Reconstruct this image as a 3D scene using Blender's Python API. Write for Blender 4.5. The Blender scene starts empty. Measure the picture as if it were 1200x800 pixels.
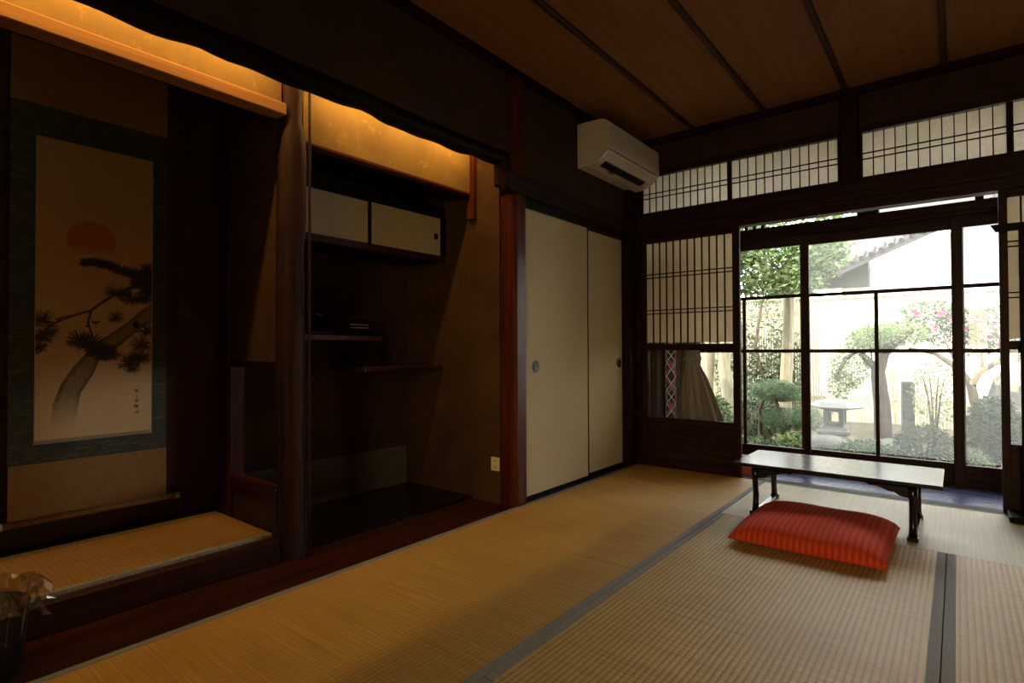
import bpy, bmesh, math, random
from mathutils import Vector, Matrix
random.seed(7)
scene = bpy.context.scene
C = scene.collection

# ------------------------------------------------------------------ camera
YAW, PIT, ROL, CAMZ = .6766, .0148, -.0036, .88
cd = bpy.data.cameras.new('camera'); cam = bpy.data.objects.new('camera', cd); C.objects.link(cam)
cd.sensor_width = 36.0; cd.lens = 650.6 / 1200 * 36; cd.clip_start = .02; cd.clip_end = 200
right = Vector((math.cos(YAW), math.sin(YAW), 0)); fwd0 = Vector((-math.sin(YAW), math.cos(YAW), 0)); up0 = Vector((0, 0, 1))
fwd = fwd0 * math.cos(PIT) + up0 * math.sin(PIT); up = -fwd0 * math.sin(PIT) + up0 * math.cos(PIT)
r2 = right * math.cos(ROL) + up * math.sin(ROL); u2 = -right * math.sin(ROL) + up * math.cos(ROL)
cam.matrix_world = Matrix(((r2.x, u2.x, -fwd.x, 0), (r2.y, u2.y, -fwd.y, 0), (r2.z, u2.z, -fwd.z, CAMZ), (0, 0, 0, 1)))
scene.camera = cam

# ------------------------------------------------------------------ world, sun, exposure
w = bpy.data.worlds.new('sky'); scene.world = w; w.use_nodes = True
bg = w.node_tree.nodes['Background']; bg.inputs[0].default_value = (.93, .965, 1, 1); bg.inputs[1].default_value = 12.0
sd = bpy.data.lights.new('sun', 'SUN'); sd.energy = 10.0; sd.angle = math.radians(.6); sd.color = (1, .94, .84)
sun = bpy.data.objects.new('sun', sd); C.objects.link(sun)
sun.rotation_euler = Vector((-.25, -.62, .9)).to_track_quat('Z', 'Y').to_euler()
def portal(name, loc, sx, sy, look):
    l = bpy.data.lights.new(name, 'AREA'); l.shape = 'RECTANGLE'; l.size = sx; l.size_y = sy
    o = bpy.data.objects.new(name, l); C.objects.link(o); o.location = loc
    o.rotation_euler = Vector(look).to_track_quat('-Z', 'Y').to_euler()
    l.cycles.is_portal = True
portal('garden_portal', (-.45, 4.86, 1.05), 3.0, 2.3, (0, -1, 0))
portal('rear_portal', (.8, -1.97, 1.1), 1.4, 1.6, (0, 1, 0))
scene.view_settings.view_transform = 'Standard'; scene.view_settings.look = 'None'
scene.view_settings.exposure = 0.0; scene.view_settings.gamma = 1; scene.view_settings.use_curve_mapping = False

# ------------------------------------------------------------------ materials
def new_mat(name):
    m = bpy.data.materials.new(name); m.use_nodes = True
    nt = m.node_tree; b = nt.nodes['Principled BSDF']
    return m, nt, b
def N(nt, t, **kw):
    n = nt.nodes.new(t)
    for k, v in kw.items():
        if hasattr(n, k): setattr(n, k, v)
        else: n.inputs[k].default_value = v
    return n
def lk(nt, a, b): nt.links.new(a, b)
def rgb(h):
    h = h.lstrip('#'); c = [int(h[i:i+2], 16) / 255 for i in (0, 2, 4)]
    return tuple(((x / 12.92) if x < .04045 else ((x + .055) / 1.055) ** 2.4) for x in c) + (1,)
def coords(nt, scale=(1, 1, 1), obj_random=True):
    tc = N(nt, 'ShaderNodeTexCoord'); mp = N(nt, 'ShaderNodeMapping'); mp.inputs['Scale'].default_value = scale
    if obj_random:
        oi = N(nt, 'ShaderNodeObjectInfo'); ad = N(nt, 'ShaderNodeVectorMath', operation='ADD')
        ml = N(nt, 'ShaderNodeMath', operation='MULTIPLY'); ml.inputs[1].default_value = 37
        lk(nt, oi.outputs['Random'], ml.inputs[0]); lk(nt, tc.outputs['Object'], ad.inputs[0]); lk(nt, ml.outputs[0], ad.inputs[1])
        lk(nt, ad.outputs[0], mp.inputs[0])
    else: lk(nt, tc.outputs['Object'], mp.inputs[0])
    return mp.outputs[0]
def ramp(nt, fac, c0, c1, p0=.3, p1=.7):
    r = N(nt, 'ShaderNodeValToRGB'); r.color_ramp.elements[0].color = c0; r.color_ramp.elements[1].color = c1
    r.color_ramp.elements[0].position = p0; r.color_ramp.elements[1].position = p1
    lk(nt, fac, r.inputs[0]); return r.outputs[0]
def bump(nt, b, h, strength, dist=.002):
    bp = N(nt, 'ShaderNodeBump'); bp.inputs['Strength'].default_value = strength; bp.inputs['Distance'].default_value = dist
    lk(nt, h, bp.inputs['Height']); lk(nt, bp.outputs[0], b.inputs['Normal'])
_wc = {}
WOODS = {  # dark, light, roughness
    'dark': ('180b06', '2e160c', .45), 'red': ('38160a', '5e2a14', .34), 'black': ('0c0807', '17100d', .6),
    'log': ('22120c', '402519', .62), 'ceil': ('8a5d2f', '9a6c3a', .7), 'batten': ('3a2317', '4f3020', .5),
    'board': ('2a1109', '46200f', .36), 'slab': ('110a06', '21150c', .22), 'lac': ('0d0c0c', '191614', .2),
    'gold': ('94622e', 'b07c3e', .5), 'veranda': ('50587c', '666f98', .22), 'bark': ('352c22', '574a3a', .9),  # veranda: blue of the reflected sky is put into the boards' colour
    'palebark': ('746c58', '9c937a', .9), 'frame': ('1e0f07', '381d0d', .5), 'fence': ('a79c80', 'c4b998', .85), 'shaded_fence': ('7e755c', '988d70', .9)}  # left fence: a copy of the fence colour darkened for shade
def wood(kind, axis=0):
    k = (kind, axis)
    if k in _wc: return _wc[k]
    d, l, ro = WOODS[kind]
    m, nt, b = new_mat('wood_%s_%s' % (kind, 'xyz'[axis]))
    sc = [22, 22, 22]; sc[axis] = 1.1
    co = coords(nt, sc); n = N(nt, 'ShaderNodeTexNoise'); n.inputs['Scale'].default_value = 1.6; n.inputs['Detail'].default_value = 7; n.inputs['Distortion'].default_value = .6
    lk(nt, co, n.inputs['Vector'])
    lk(nt, ramp(nt, n.outputs[0], rgb(d), rgb(l), .32, .68), b.inputs['Base Color'])
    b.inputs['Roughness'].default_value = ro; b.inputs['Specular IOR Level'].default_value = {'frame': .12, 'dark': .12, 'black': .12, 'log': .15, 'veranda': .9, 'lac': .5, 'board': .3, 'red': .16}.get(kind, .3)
    bump(nt, b, n.outputs[0], .35, .0012)
    _wc[k] = m; return m
def plain(name, col, rough=.5, metal=0, noise=None, nscale=30, bstr=0, spec=.5):
    m, nt, b = new_mat(name); b.inputs['Roughness'].default_value = rough; b.inputs['Metallic'].default_value = metal
    b.inputs['Specular IOR Level'].default_value = spec
    n = N(nt, 'ShaderNodeTexNoise'); n.inputs['Scale'].default_value = nscale; n.inputs['Detail'].default_value = 5
    lk(nt, coords(nt), n.inputs['Vector'])
    lk(nt, ramp(nt, n.outputs[0], rgb(noise or col), rgb(col)), b.inputs['Base Color'])
    if bstr: bump(nt, b, n.outputs[0], bstr, .003)
    return m
def plaster_mat(name, c0, c1, rough=.85):
    m, nt, b = new_mat(name); b.inputs['Roughness'].default_value = rough; b.inputs['Specular IOR Level'].default_value = .25
    co = coords(nt, obj_random=False)
    n = N(nt, 'ShaderNodeTexNoise'); n.inputs['Scale'].default_value = 3.2; n.inputs['Detail'].default_value = 8; n.inputs['Distortion'].default_value = .8; lk(nt, co, n.inputs['Vector'])
    n2 = N(nt, 'ShaderNodeTexNoise'); n2.inputs['Scale'].default_value = 9; n2.inputs['Detail'].default_value = 10; n2.inputs['Roughness'].default_value = .8; lk(nt, co, n2.inputs['Vector'])
    base = ramp(nt, n.outputs[0], rgb(c0), rgb(c1), .3, .7)
    sc = ramp(nt, n2.outputs[0], (0, 0, 0, 1), (1, 1, 1, 1), .57, .70)
    mx = N(nt, 'ShaderNodeMixRGB'); mx.inputs[2].default_value = tuple(min(1, x * 1.7) for x in rgb(c1)[:3]) + (1,)
    ml = N(nt, 'ShaderNodeMath', operation='MULTIPLY'); ml.inputs[1].default_value = .8; lk(nt, sc, ml.inputs[0]); lk(nt, ml.outputs[0], mx.inputs[0]); lk(nt, base, mx.inputs[1])
    lk(nt, mx.outputs[0], b.inputs['Base Color'])
    n3 = N(nt, 'ShaderNodeTexNoise'); n3.inputs['Scale'].default_value = 120; n3.inputs['Detail'].default_value = 4; lk(nt, co, n3.inputs['Vector'])
    bump(nt, b, n3.outputs[0], .3, .002)
    return m
def tatami_mat(name, c0, c1, axis, groove=.5):
    """rush weave: ribs that run along `axis`, fine strands across"""
    m, nt, b = new_mat(name); b.inputs['Roughness'].default_value = .55; b.inputs['Specular IOR Level'].default_value = .35
    co = coords(nt, obj_random=False); sep = N(nt, 'ShaderNodeSeparateXYZ'); lk(nt, co, sep.inputs[0])
    cross = sep.outputs[0 if axis == 1 else 1]; along = sep.outputs[1 if axis == 1 else 0]
    def sine(src, period, phase=0):
        a = N(nt, 'ShaderNodeMath', operation='MULTIPLY'); a.inputs[1].default_value = 2 * math.pi / period; lk(nt, src, a.inputs[0])
        s = N(nt, 'ShaderNodeMath', operation='SINE'); lk(nt, a.outputs[0], s.inputs[0])
        q = N(nt, 'ShaderNodeMath', operation='MULTIPLY_ADD'); q.inputs[1].default_value = .5; q.inputs[2].default_value = .5; lk(nt, s.outputs[0], q.inputs[0]); return q.outputs[0]
    ribs = sine(cross, .0187)
    strand = sine(along, .0042)
    n = N(nt, 'ShaderNodeTexNoise'); n.inputs['Scale'].default_value = 1; n.inputs['Detail'].default_value = 6
    mp = N(nt, 'ShaderNodeMapping'); sc = [2.2, 2.2, 1]; sc[1 if axis == 1 else 0] = 130; mp.inputs['Scale'].default_value = sc
    lk(nt, co, mp.inputs[0]); lk(nt, mp.outputs[0], n.inputs['Vector'])
    n2 = N(nt, 'ShaderNodeTexNoise'); n2.inputs['Scale'].default_value = 2.4; n2.inputs['Detail'].default_value = 5; lk(nt, co, n2.inputs['Vector'])
    base = ramp(nt, n.outputs[0], rgb(c0), rgb(c1), .3, .7)
    g = N(nt, 'ShaderNodeMixRGB', blend_type='MULTIPLY'); g.inputs[0].default_value = 1; lk(nt, base, g.inputs[1])
    gr = ramp(nt, ribs, (1 - groove * .85, 1 - groove, 1 - groove * 1.2, 1), (1, 1, 1, 1), .05, .45); lk(nt, gr, g.inputs[2])
    g2 = N(nt, 'ShaderNodeMixRGB', blend_type='MULTIPLY'); g2.inputs[0].default_value = 1; lk(nt, g.outputs[0], g2.inputs[1])
    lk(nt, ramp(nt, n2.outputs[0], (.84, .78, .72, 1), (1, 1, 1, 1), .3, .65), g2.inputs[2]); lk(nt, g2.outputs[0], b.inputs['Base Color'])
    ad = N(nt, 'ShaderNodeMath', operation='MULTIPLY_ADD'); ad.inputs[1].default_value = .04; lk(nt, strand, ad.inputs[0]); lk(nt, ribs, ad.inputs[2])
    bump(nt, b, ad.outputs[0], .5, .0012)
    return m
def paper_mat(name, col, transl, mottled=True):
    m, nt, b = new_mat(name); nt.nodes.remove(b); out = nt.nodes['Material Output']
    d = N(nt, 'ShaderNodeBsdfDiffuse'); t = N(nt, 'ShaderNodeBsdfTranslucent'); mx = N(nt, 'ShaderNodeMixShader'); mx.inputs[0].default_value = transl
    n = N(nt, 'ShaderNodeTexNoise'); n.inputs['Scale'].default_value = 40; n.inputs['Detail'].default_value = 6; lk(nt, coords(nt), n.inputs['Vector'])
    c = rgb(col); c2 = tuple(x * .9 for x in c[:3]) + (1,)
    cc = ramp(nt, n.outputs[0], c2, c)
    lk(nt, cc, d.inputs[0]); lk(nt, cc, t.inputs[0]); lk(nt, d.outputs[0], mx.inputs[1]); lk(nt, t.outputs[0], mx.inputs[2]); lk(nt, mx.outputs[0], out.inputs[0])
    return m
def glass_mat(name, haze=.0, tint=(.98, .98, .97, 1)):
    m, nt, b = new_mat(name); nt.nodes.remove(b); out = nt.nodes['Material Output']
    tr = N(nt, 'ShaderNodeBsdfTransparent'); tr.inputs[0].default_value = tint
    gl = N(nt, 'ShaderNodeBsdfGlossy'); gl.inputs['Roughness'].default_value = .02
    fr = N(nt, 'ShaderNodeFresnel'); fr.inputs[0].default_value = 1.45
    mx = N(nt, 'ShaderNodeMixShader'); lk(nt, fr.outputs[0], mx.inputs[0]); lk(nt, tr.outputs[0], mx.inputs[1]); lk(nt, gl.outputs[0], mx.inputs[2])
    res = mx.outputs[0]
    if haze:  # whitish film mixed in for the glare that veils the pane
        d = N(nt, 'ShaderNodeBsdfTranslucent'); d.inputs[0].default_value = (.9, .92, .88, 1)
        mh = N(nt, 'ShaderNodeMixShader'); mh.inputs[0].default_value = haze; lk(nt, res, mh.inputs[1]); lk(nt, d.outputs[0], mh.inputs[2]); res = mh.outputs[0]
    lk(nt, res, out.inputs[0]); return m
def fabric_grid(name, c0, c1, period):
    m, nt, b = new_mat(name); b.inputs['Roughness'].default_value = .9; b.inputs['Specular IOR Level'].default_value = .1
    co = coords(nt, obj_random=False); sep = N(nt, 'ShaderNodeSeparateXYZ'); lk(nt, co, sep.inputs[0]); hs = []
    for k in (0, 1):
        a = N(nt, 'ShaderNodeMath', operation='MULTIPLY'); a.inputs[1].default_value = 2 * math.pi / period; lk(nt, sep.outputs[k], a.inputs[0])
        s = N(nt, 'ShaderNodeMath', operation='SINE'); lk(nt, a.outputs[0], s.inputs[0]); hs.append(s.outputs[0])
    mn = N(nt, 'ShaderNodeMath', operation='MULTIPLY'); lk(nt, hs[0], mn.inputs[0]); lk(nt, hs[1], mn.inputs[1])
    mm = N(nt, 'ShaderNodeMath', operation='MULTIPLY_ADD'); mm.inputs[1].default_value = .5; mm.inputs[2].default_value = .5; lk(nt, hs[0], mm.inputs[0])
    m2 = N(nt, 'ShaderNodeMath', operation='MULTIPLY_ADD'); m2.inputs[1].default_value = .35; lk(nt, mn.outputs[0], m2.inputs[0]); lk(nt, mm.outputs[0], m2.inputs[2])
    lk(nt, ramp(nt, m2.outputs[0], rgb(c0), rgb(c1), .0, .8), b.inputs['Base Color']); bump(nt, b, m2.outputs[0], .12, .002)
    return m
def leaf_mat(name, c0, c1):
    m, nt, b = new_mat(name); b.inputs['Roughness'].default_value = .55
    n = N(nt, 'ShaderNodeTexNoise'); n.inputs['Scale'].default_value = 14; n.inputs['Detail'].default_value = 3; lk(nt, coords(nt), n.inputs['Vector'])
    cc = ramp(nt, n.outputs[0], rgb(c0), rgb(c1), .35, .65); lk(nt, cc, b.inputs['Base Color'])
    t = N(nt, 'ShaderNodeBsdfTranslucent'); lk(nt, cc, t.inputs[0]); mx = N(nt, 'ShaderNodeMixShader'); mx.inputs[0].default_value = .4
    lk(nt, b.outputs[0], mx.inputs[1]); lk(nt, t.outputs[0], mx.inputs[2]); lk(nt, mx.outputs[0], nt.nodes['Material Output'].inputs[0])
    return m
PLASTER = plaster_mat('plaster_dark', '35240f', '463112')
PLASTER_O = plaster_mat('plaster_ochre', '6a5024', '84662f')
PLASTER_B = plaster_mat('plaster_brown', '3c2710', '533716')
GLASS_W = glass_mat('warm_filter_glass', tint=(1, .86, .66, 1))  # tint added to warm the light through the rear window
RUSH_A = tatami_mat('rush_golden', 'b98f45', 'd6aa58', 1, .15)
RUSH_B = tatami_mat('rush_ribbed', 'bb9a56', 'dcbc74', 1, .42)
RUSH_D = tatami_mat('rush_pale', 'cdbf98', 'e0d4b2', 0, .1)  # paler than the other rush: daylight on the mat is put into its colour
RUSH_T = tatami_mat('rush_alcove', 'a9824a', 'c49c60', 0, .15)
HERI = plain('border_cloth_grey', '938f86', .85, noise='7c786f', nscale=220)
HERI_T = plain('border_cloth_pale', 'b0a58c', .8, noise='8c8068', nscale=90)
FUSUMA = plain('fusuma_paper', 'cabb92', .75, noise='beae86', nscale=160)
SHOJI = paper_mat('shoji_paper', 'ece2cc', .42)
RANMA = paper_mat('transom_paper', 'f6efe2', .62)
GLASS = glass_mat('clear_glass'); GLASS_H = glass_mat('glare_veil_glass', .045)
BLACK = plain('black_plastic', '0a0a0a', .45)
METAL = plain('dark_iron', '2a2825', .35, 1)
BRASS = plain('dull_brass', '8a6a38', .35, 1)
WHITEP = plain('white_plastic', 'd9d2c2', .4, nscale=4)
CREAM = plain('cream_plastic', 'd8c89c', .45)
GREYP = plain('grey_panel', '6a6350', .7, noise='5e5846')
STONE = plain('granite', '75736c', .9, noise='55534d', nscale=60, bstr=.6)
STONE_D = plain('dark_stone', '5c5850', .9, noise='3c3a34', nscale=30, bstr=.6)
SOIL = plain('soil', '5a4f38', 1, noise='33301f', nscale=5, bstr=.8)
RED = fabric_grid('red_checked_cloth', 'bc3c1e', 'd8502c', .024)
CURT = plain('beige_cloth', '7e745f', .9, noise='6c634f', nscale=90)
WHITEW = plain('white_render', 'e8e4da', .9)
TILE = plain('grey_tile', '393532', .85, noise='2c2926', nscale=8)
SILK_G = plain('green_silk', '4a5546', .6, noise='384234', nscale=25)
SILK_B = plain('beige_silk', 'a58046', .6, noise='967139', nscale=60)
def emit(name, col, s):
    m, nt, b = new_mat(name); b.inputs['Emission Color'].default_value = col; b.inputs['Emission Strength'].default_value = s; return m
LED = emit('warm_led', (1, .55, .16, 1), 8)

# ------------------------------------------------------------------ geometry helpers
WL = {}
def setp(o, label=None, cat=None, group=None, kind=None):
    if label: o['label'] = label
    if cat: o['category'] = cat
    if group: o['group'] = group
    if kind: o['kind'] = kind
    return o
def put(o, wl, parent=None):
    C.objects.link(o); WL[o.name] = Vector(wl)
    if parent is not None:
        o.parent = parent; o.location = Vector(wl) - WL[parent.name]
    else: o.location = wl
def thing(name, label, cat, loc, group=None):
    o = bpy.data.objects.new(name, None); o.empty_display_size = .05; put(o, loc); return setp(o, label, cat, group)
class MB:
    def __init__(s): s.bm = bmesh.new()
    def box(s, x0, x1, y0, y1, z0, z1, bev=0, rot=None):
        r = bmesh.ops.create_cube(s.bm, size=1); vs = r['verts']
        c = Vector(((x0 + x1) / 2, (y0 + y1) / 2, (z0 + z1) / 2)); d = Vector((abs(x1 - x0), abs(y1 - y0), abs(z1 - z0)))
        for v in vs: v.co = Vector((v.co.x * d.x, v.co.y * d.y, v.co.z * d.z))
        if bev:
            es = list({e for v in vs for e in v.link_edges})
            rr = bmesh.ops.bevel(s.bm, geom=es, offset=min(bev, min(d) * .45), segments=1, affect='EDGES'); vs = list({v for f in rr['faces'] for v in f.verts} | {v for v in vs if v.is_valid})
        for v in vs:
            if rot is not None: v.co = rot @ v.co
            v.co += c
        return s
    def poly(s, vs, fs):
        b = [s.bm.verts.new(v) for v in vs]
        for f in fs:
            try: s.bm.faces.new([b[i] for i in f])
            except ValueError: pass
        return s
    def tube(s, pts, rad, sides=10, cap=True, jit=0):
        pts = [Vector(p) for p in pts]; rings = []
        if not isinstance(rad, (list, tuple)): rad = [rad] * len(pts)
        prev = None
        for i, p in enumerate(pts):
            t = (pts[min(i + 1, len(pts) - 1)] - pts[max(i - 1, 0)]).normalized()
            a = Vector((0, 0, 1)) if abs(t.z) < .9 else Vector((1, 0, 0))
            if prev is not None: a = prev
            n1 = (a - t * a.dot(t)).normalized(); n2 = t.cross(n1); prev = n1
            rings.append([s.bm.verts.new(p + (n1 * math.cos(q) + n2 * math.sin(q)) * rad[i] * (1 + random.uniform(-jit, jit))) for q in [2 * math.pi * k / sides for k in range(sides)]])
        for i in range(len(rings) - 1):
            for k in range(sides):
                s.bm.faces.new([rings[i][k], rings[i][(k + 1) % sides], rings[i + 1][(k + 1) % sides], rings[i + 1][k]])
        if cap: s.bm.faces.new(rings[0][::-1]); s.bm.faces.new(rings[-1])
        return s
    def lathe(s, c, prof, sides=24, sq=1.0):
        c = Vector(c); rings = []
        for r, z in prof:
            rings.append([s.bm.verts.new(c + Vector((math.cos(q) * r, math.sin(q) * r * sq, z))) for q in [2 * math.pi * k / sides for k in range(sides)]])
        for i in range(len(rings) - 1):
            for k in range(sides):
                s.bm.faces.new([rings[i][k], rings[i][(k + 1) % sides], rings[i + 1][(k + 1) % sides], rings[i + 1][k]])
        s.bm.faces.new(rings[0][::-1]); s.bm.faces.new(rings[-1]); return s
    def prism(s, poly2, a, b, axis):
        """extrude a 2-D outline between a and b on an axis (0 x, 1 y, 2 z)"""
        def P(p, t):
            l = [p[0], p[1]]; l.insert(axis, t); return Vector(l)
        A = [s.bm.verts.new(P(p, a)) for p in poly2]; B = [s.bm.verts.new(P(p, b)) for p in poly2]; n = len(A)
        s.bm.faces.new(A[::-1]); s.bm.faces.new(B)
        for i in range(n): s.bm.faces.new([A[i], A[(i + 1) % n], B[(i + 1) % n], B[i]])
        return s
    def build(s, name, mat, parent=None, smooth=False, kind=None, origin=None, **tags):
        bmesh.ops.recalc_face_normals(s.bm, faces=s.bm.faces)
        co = [v.co for v in s.bm.verts]
        c = Vector(origin) if origin else Vector(((min(v.x for v in co) + max(v.x for v in co)) / 2, (min(v.y for v in co) + max(v.y for v in co)) / 2, min(v.z for v in co)))
        for v in s.bm.verts: v.co -= c
        me = bpy.data.meshes.new(name); s.bm.to_mesh(me); s.bm.free()
        me.materials.append(mat)
        if smooth: me.shade_smooth()
        o = bpy.data.objects.new(name, me); put(o, c, parent); return setp(o, kind=kind, **tags)
def bx(name, b6, wk, parent=None, bev=.002, kind=None, mat=None, axis=None, **t):
    """one box piece, wood grain along its longest side"""
    if mat is None:
        d = [b6[1] - b6[0], b6[3] - b6[2], b6[5] - b6[4]]; mat = wood(wk, d.index(max(d)) if axis is None else axis)
    return MB().box(*b6, bev=bev).build(name, mat, parent, kind=kind, **t)
S = 'structure'

# ================================================================== THE SETTING
YW = 3.987
# ---- floor
floor = bx('floor', (-2.3, 1.9, -1.85, 3.94, -.12, -.045), 'dark', kind=S)
bx('board', (-2.262, -1.945, -1.2, 2.44, -.045, -.002), 'board', floor, bev=.003)              # the wide board before the alcove
slab = bx('slab', (-2.85, -2.262, 1.29, 2.44, -.045, .012), 'slab', floor, bev=.003)
sill_l = bx('trim_1', (-2.05, -1.94, 2.50, 3.9, -.045, .002), 'black', kind=S)
bx('trim_2', (-1.99, 1.9, 3.945, 4.03, -.05, .003), 'frame', kind=S)                             # threshold under the shoji
for k in range(2): bx('groove', (-1.19, .18, 3.962 + .035 * k, 3.974 + .035 * k, .003, .0045), 'black', bpy.data.objects['trim_2'], bev=0)
# ---- tatami
def tatami(x0, x1, y0, y1, rush, label, heri, group=None, wid=.03):
    t = thing('tatami_mat', label, 'mat', ((x0 + x1) / 2, (y0 + y1) / 2, -.045), 'tatami mats on the room floor')
    g = .0015
    h = {'w': 0, 'e': 0, 's': 0, 'n': 0}; h.update({k: wid for k in heri})
    MB().box(x0 + g + h['w'], x1 - g - h['e'], y0 + g + h['s'], y1 - g - h['n'], -.045, 0).build('rush_surface', rush, t, origin=(0, 0, -.045))
    for k in heri:
        if k == 'w': b = (x0 + g, x0 + wid + g, y0 + g, y1 - g)
        if k == 'e': b = (x1 - wid - g, x1 - g, y0 + g, y1 - g)
        if k == 's': b = (x0 + g, x1 - g, y0 + g, y0 + wid + g)
        if k == 'n': b = (x0 + g, x1 - g, y1 - wid - g, y1 - g)
        MB().box(*b, -.045, .0015, bev=.001).build('border', HERI, t, label='grey cloth border')
    return t
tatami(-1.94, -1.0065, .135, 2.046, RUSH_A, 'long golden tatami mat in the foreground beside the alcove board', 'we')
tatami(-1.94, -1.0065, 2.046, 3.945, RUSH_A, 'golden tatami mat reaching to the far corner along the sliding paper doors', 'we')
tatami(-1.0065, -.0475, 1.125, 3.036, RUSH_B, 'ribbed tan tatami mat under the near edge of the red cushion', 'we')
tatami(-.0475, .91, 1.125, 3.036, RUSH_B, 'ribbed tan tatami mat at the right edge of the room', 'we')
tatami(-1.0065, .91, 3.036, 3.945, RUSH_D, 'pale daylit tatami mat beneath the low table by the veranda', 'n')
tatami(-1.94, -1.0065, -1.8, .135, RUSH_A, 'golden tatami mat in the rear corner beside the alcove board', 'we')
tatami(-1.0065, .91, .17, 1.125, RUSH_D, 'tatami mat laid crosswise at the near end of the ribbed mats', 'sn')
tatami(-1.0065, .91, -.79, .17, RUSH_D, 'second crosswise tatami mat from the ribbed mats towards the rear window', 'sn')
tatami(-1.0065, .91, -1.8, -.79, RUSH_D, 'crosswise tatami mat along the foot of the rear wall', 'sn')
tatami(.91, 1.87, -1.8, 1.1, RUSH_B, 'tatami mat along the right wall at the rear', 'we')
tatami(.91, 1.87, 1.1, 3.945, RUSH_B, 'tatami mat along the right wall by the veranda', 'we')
# ---- ceiling
ceil = bx('ceiling', (-2.1, 1.95, -1.9, 4.1, 2.50, 2.53), 'dark', kind=S, bev=0)
xs = [-1.98] + [-1.478 + .4785 * k for k in range(7)] + [1.9]
for a, b in zip(xs[:-1], xs[1:]): bx('ceiling_board', (a + .001, b - .001, -1.85, YW, 2.485, 2.5), 'ceil', ceil, bev=0, axis=1)
for x in xs[1:-1]: bx('batten', (x - .014, x + .014, -1.85, YW, 2.462, 2.485), 'batten', ceil, bev=.003)
bx('trim_3', (-1.98, -1.945, -1.85, YW, 2.44, 2.485), 'dark', kind=S)
bx('trim_4', (-1.945, 1.9, YW - .035, YW, 2.44, 2.485), 'dark', kind=S)
# roof of the house above
roof = bx('roof', (-4.5, 4.5, -3.5, 5.35, 2.72, 2.8), 'dark', kind=S, bev=0)
bx('veranda_ceiling', (-2.2, 3.0, 4.1, 5.2, 2.42, 2.45), 'ceil', kind=S, bev=0)
# ---- left wall: hanging plaster above the alcoves, wall above the paper doors
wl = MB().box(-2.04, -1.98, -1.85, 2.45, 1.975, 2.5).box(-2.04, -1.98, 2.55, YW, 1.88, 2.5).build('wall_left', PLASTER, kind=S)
# natural wavy log as lintel
m = MB(); rings = []; ny = 90
for i in range(ny + 1):
    y = -1.85 + (2.42 + 1.85) * i / ny
    dz = .004 * math.sin(y * 5.3 + 1) + .003 * math.sin(y * 13 + 2) + .0025 * math.sin(y * 27)
    rt = .016 * max(0, math.sin(y * 9 + .6)) ** 6
    z0 = 1.914 + dz + rt * .7; z1 = 1.985 + dz * .6; x0, x1 = -2.045, -1.955
    prof = [(x0, z0 + .02), (x0 + .02, z0), (x1 - .022, z0 + .002), (x1, z0 + .022), (x1 + .002, (z0 + z1) / 2), (x1 - .01, z1), (x0 + .01, z1)]
    rings.append([m.bm.verts.new((px, y, pz)) for px, pz in prof])
for i in range(ny):
    for k in range(7): m.bm.faces.new([rings[i][k], rings[i + 1][k], rings[i + 1][(k + 1) % 7], rings[i][(k + 1) % 7]])
m.bm.faces.new(rings[0]); m.bm.faces.new(rings[-1][::-1])
m.build('lintel', wood('black', 1), wl, smooth=True)
bx('post', (-2.05, -1.945, 2.452, 2.548, 1.88, 2.47), 'red', wl, bev=.012)
# main post beside the paper doors
bx('post', (-2.05, -1.93, 2.44, 2.545, -.045, 1.77), 'red', wl, bev=.014, label='glossy red-brown post')
bx('bracket', (-2.04, -1.955, 2.372, 2.44, 1.80, 1.95), 'dark', wl, bev=.01)
bx('beam', (-1.99, -1.932, 2.37, YW - .005, 1.768, 1.875), 'frame', wl, bev=.008)
bx('door_head', (-2.06, -1.95, 2.545, 3.89, 1.712, 1.768), 'black', wl)
bx('post', (-2.06, -1.94, 3.85, YW + .05, -.045, 2.462), 'dark', wl, bev=.01)
bx('wall_closet', (-2.75, -2.7, 2.5, 4.0, -.05, 2.5), 'dark', kind=S)
# ---- sliding paper doors
def fusuma(n, y0, y1, x, hy, label):
    o = bx('door_%d' % n, (x - .02, x - .001, y0 + .003, y1 - .003, .004, 1.712), None, mat=FUSUMA, kind=S, bev=0)
    for b in ((x - .022, x + .001, y0, y0 + .011, .002, 1.712), (x - .022, x + .001, y1 - .011, y1, .002, 1.712)): bx('edge_strip', b, 'black', o, bev=0)
    bx('bottom_rail', (x - .023, x + .002, y0, y1, .002, .022), 'black', o, bev=0)
    h = MB(); c = (x, hy, .778)
    pr = [(.028, 0), (.028, .004), (.022, .005), (.018, -.004)]
    for r, d in ((.029, .004), (.019, .0055)):
        vs = [(x + .001 + (0 if d < .005 else 0), hy + math.cos(q) * r * 1.15, .778 + math.sin(q) * r * 1.25) for q in [2 * math.pi * k / 20 for k in range(20)]]
        ve = [(v[0] + d, v[1], v[2]) for v in vs]
        h.poly(vs + ve, [list(range(19, -1, -1)), list(range(20, 40))] + [[k, (k + 1) % 20, 20 + (k + 1) % 20, 20 + k] for k in range(20)])
    hp = h.build('door_pull', BLACK, o)
    return o
fusuma(1, 2.548, 3.292, -1.972, 2.679, '')
fusuma(2, 3.28, 3.85, -2.004, 3.785, '')
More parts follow.
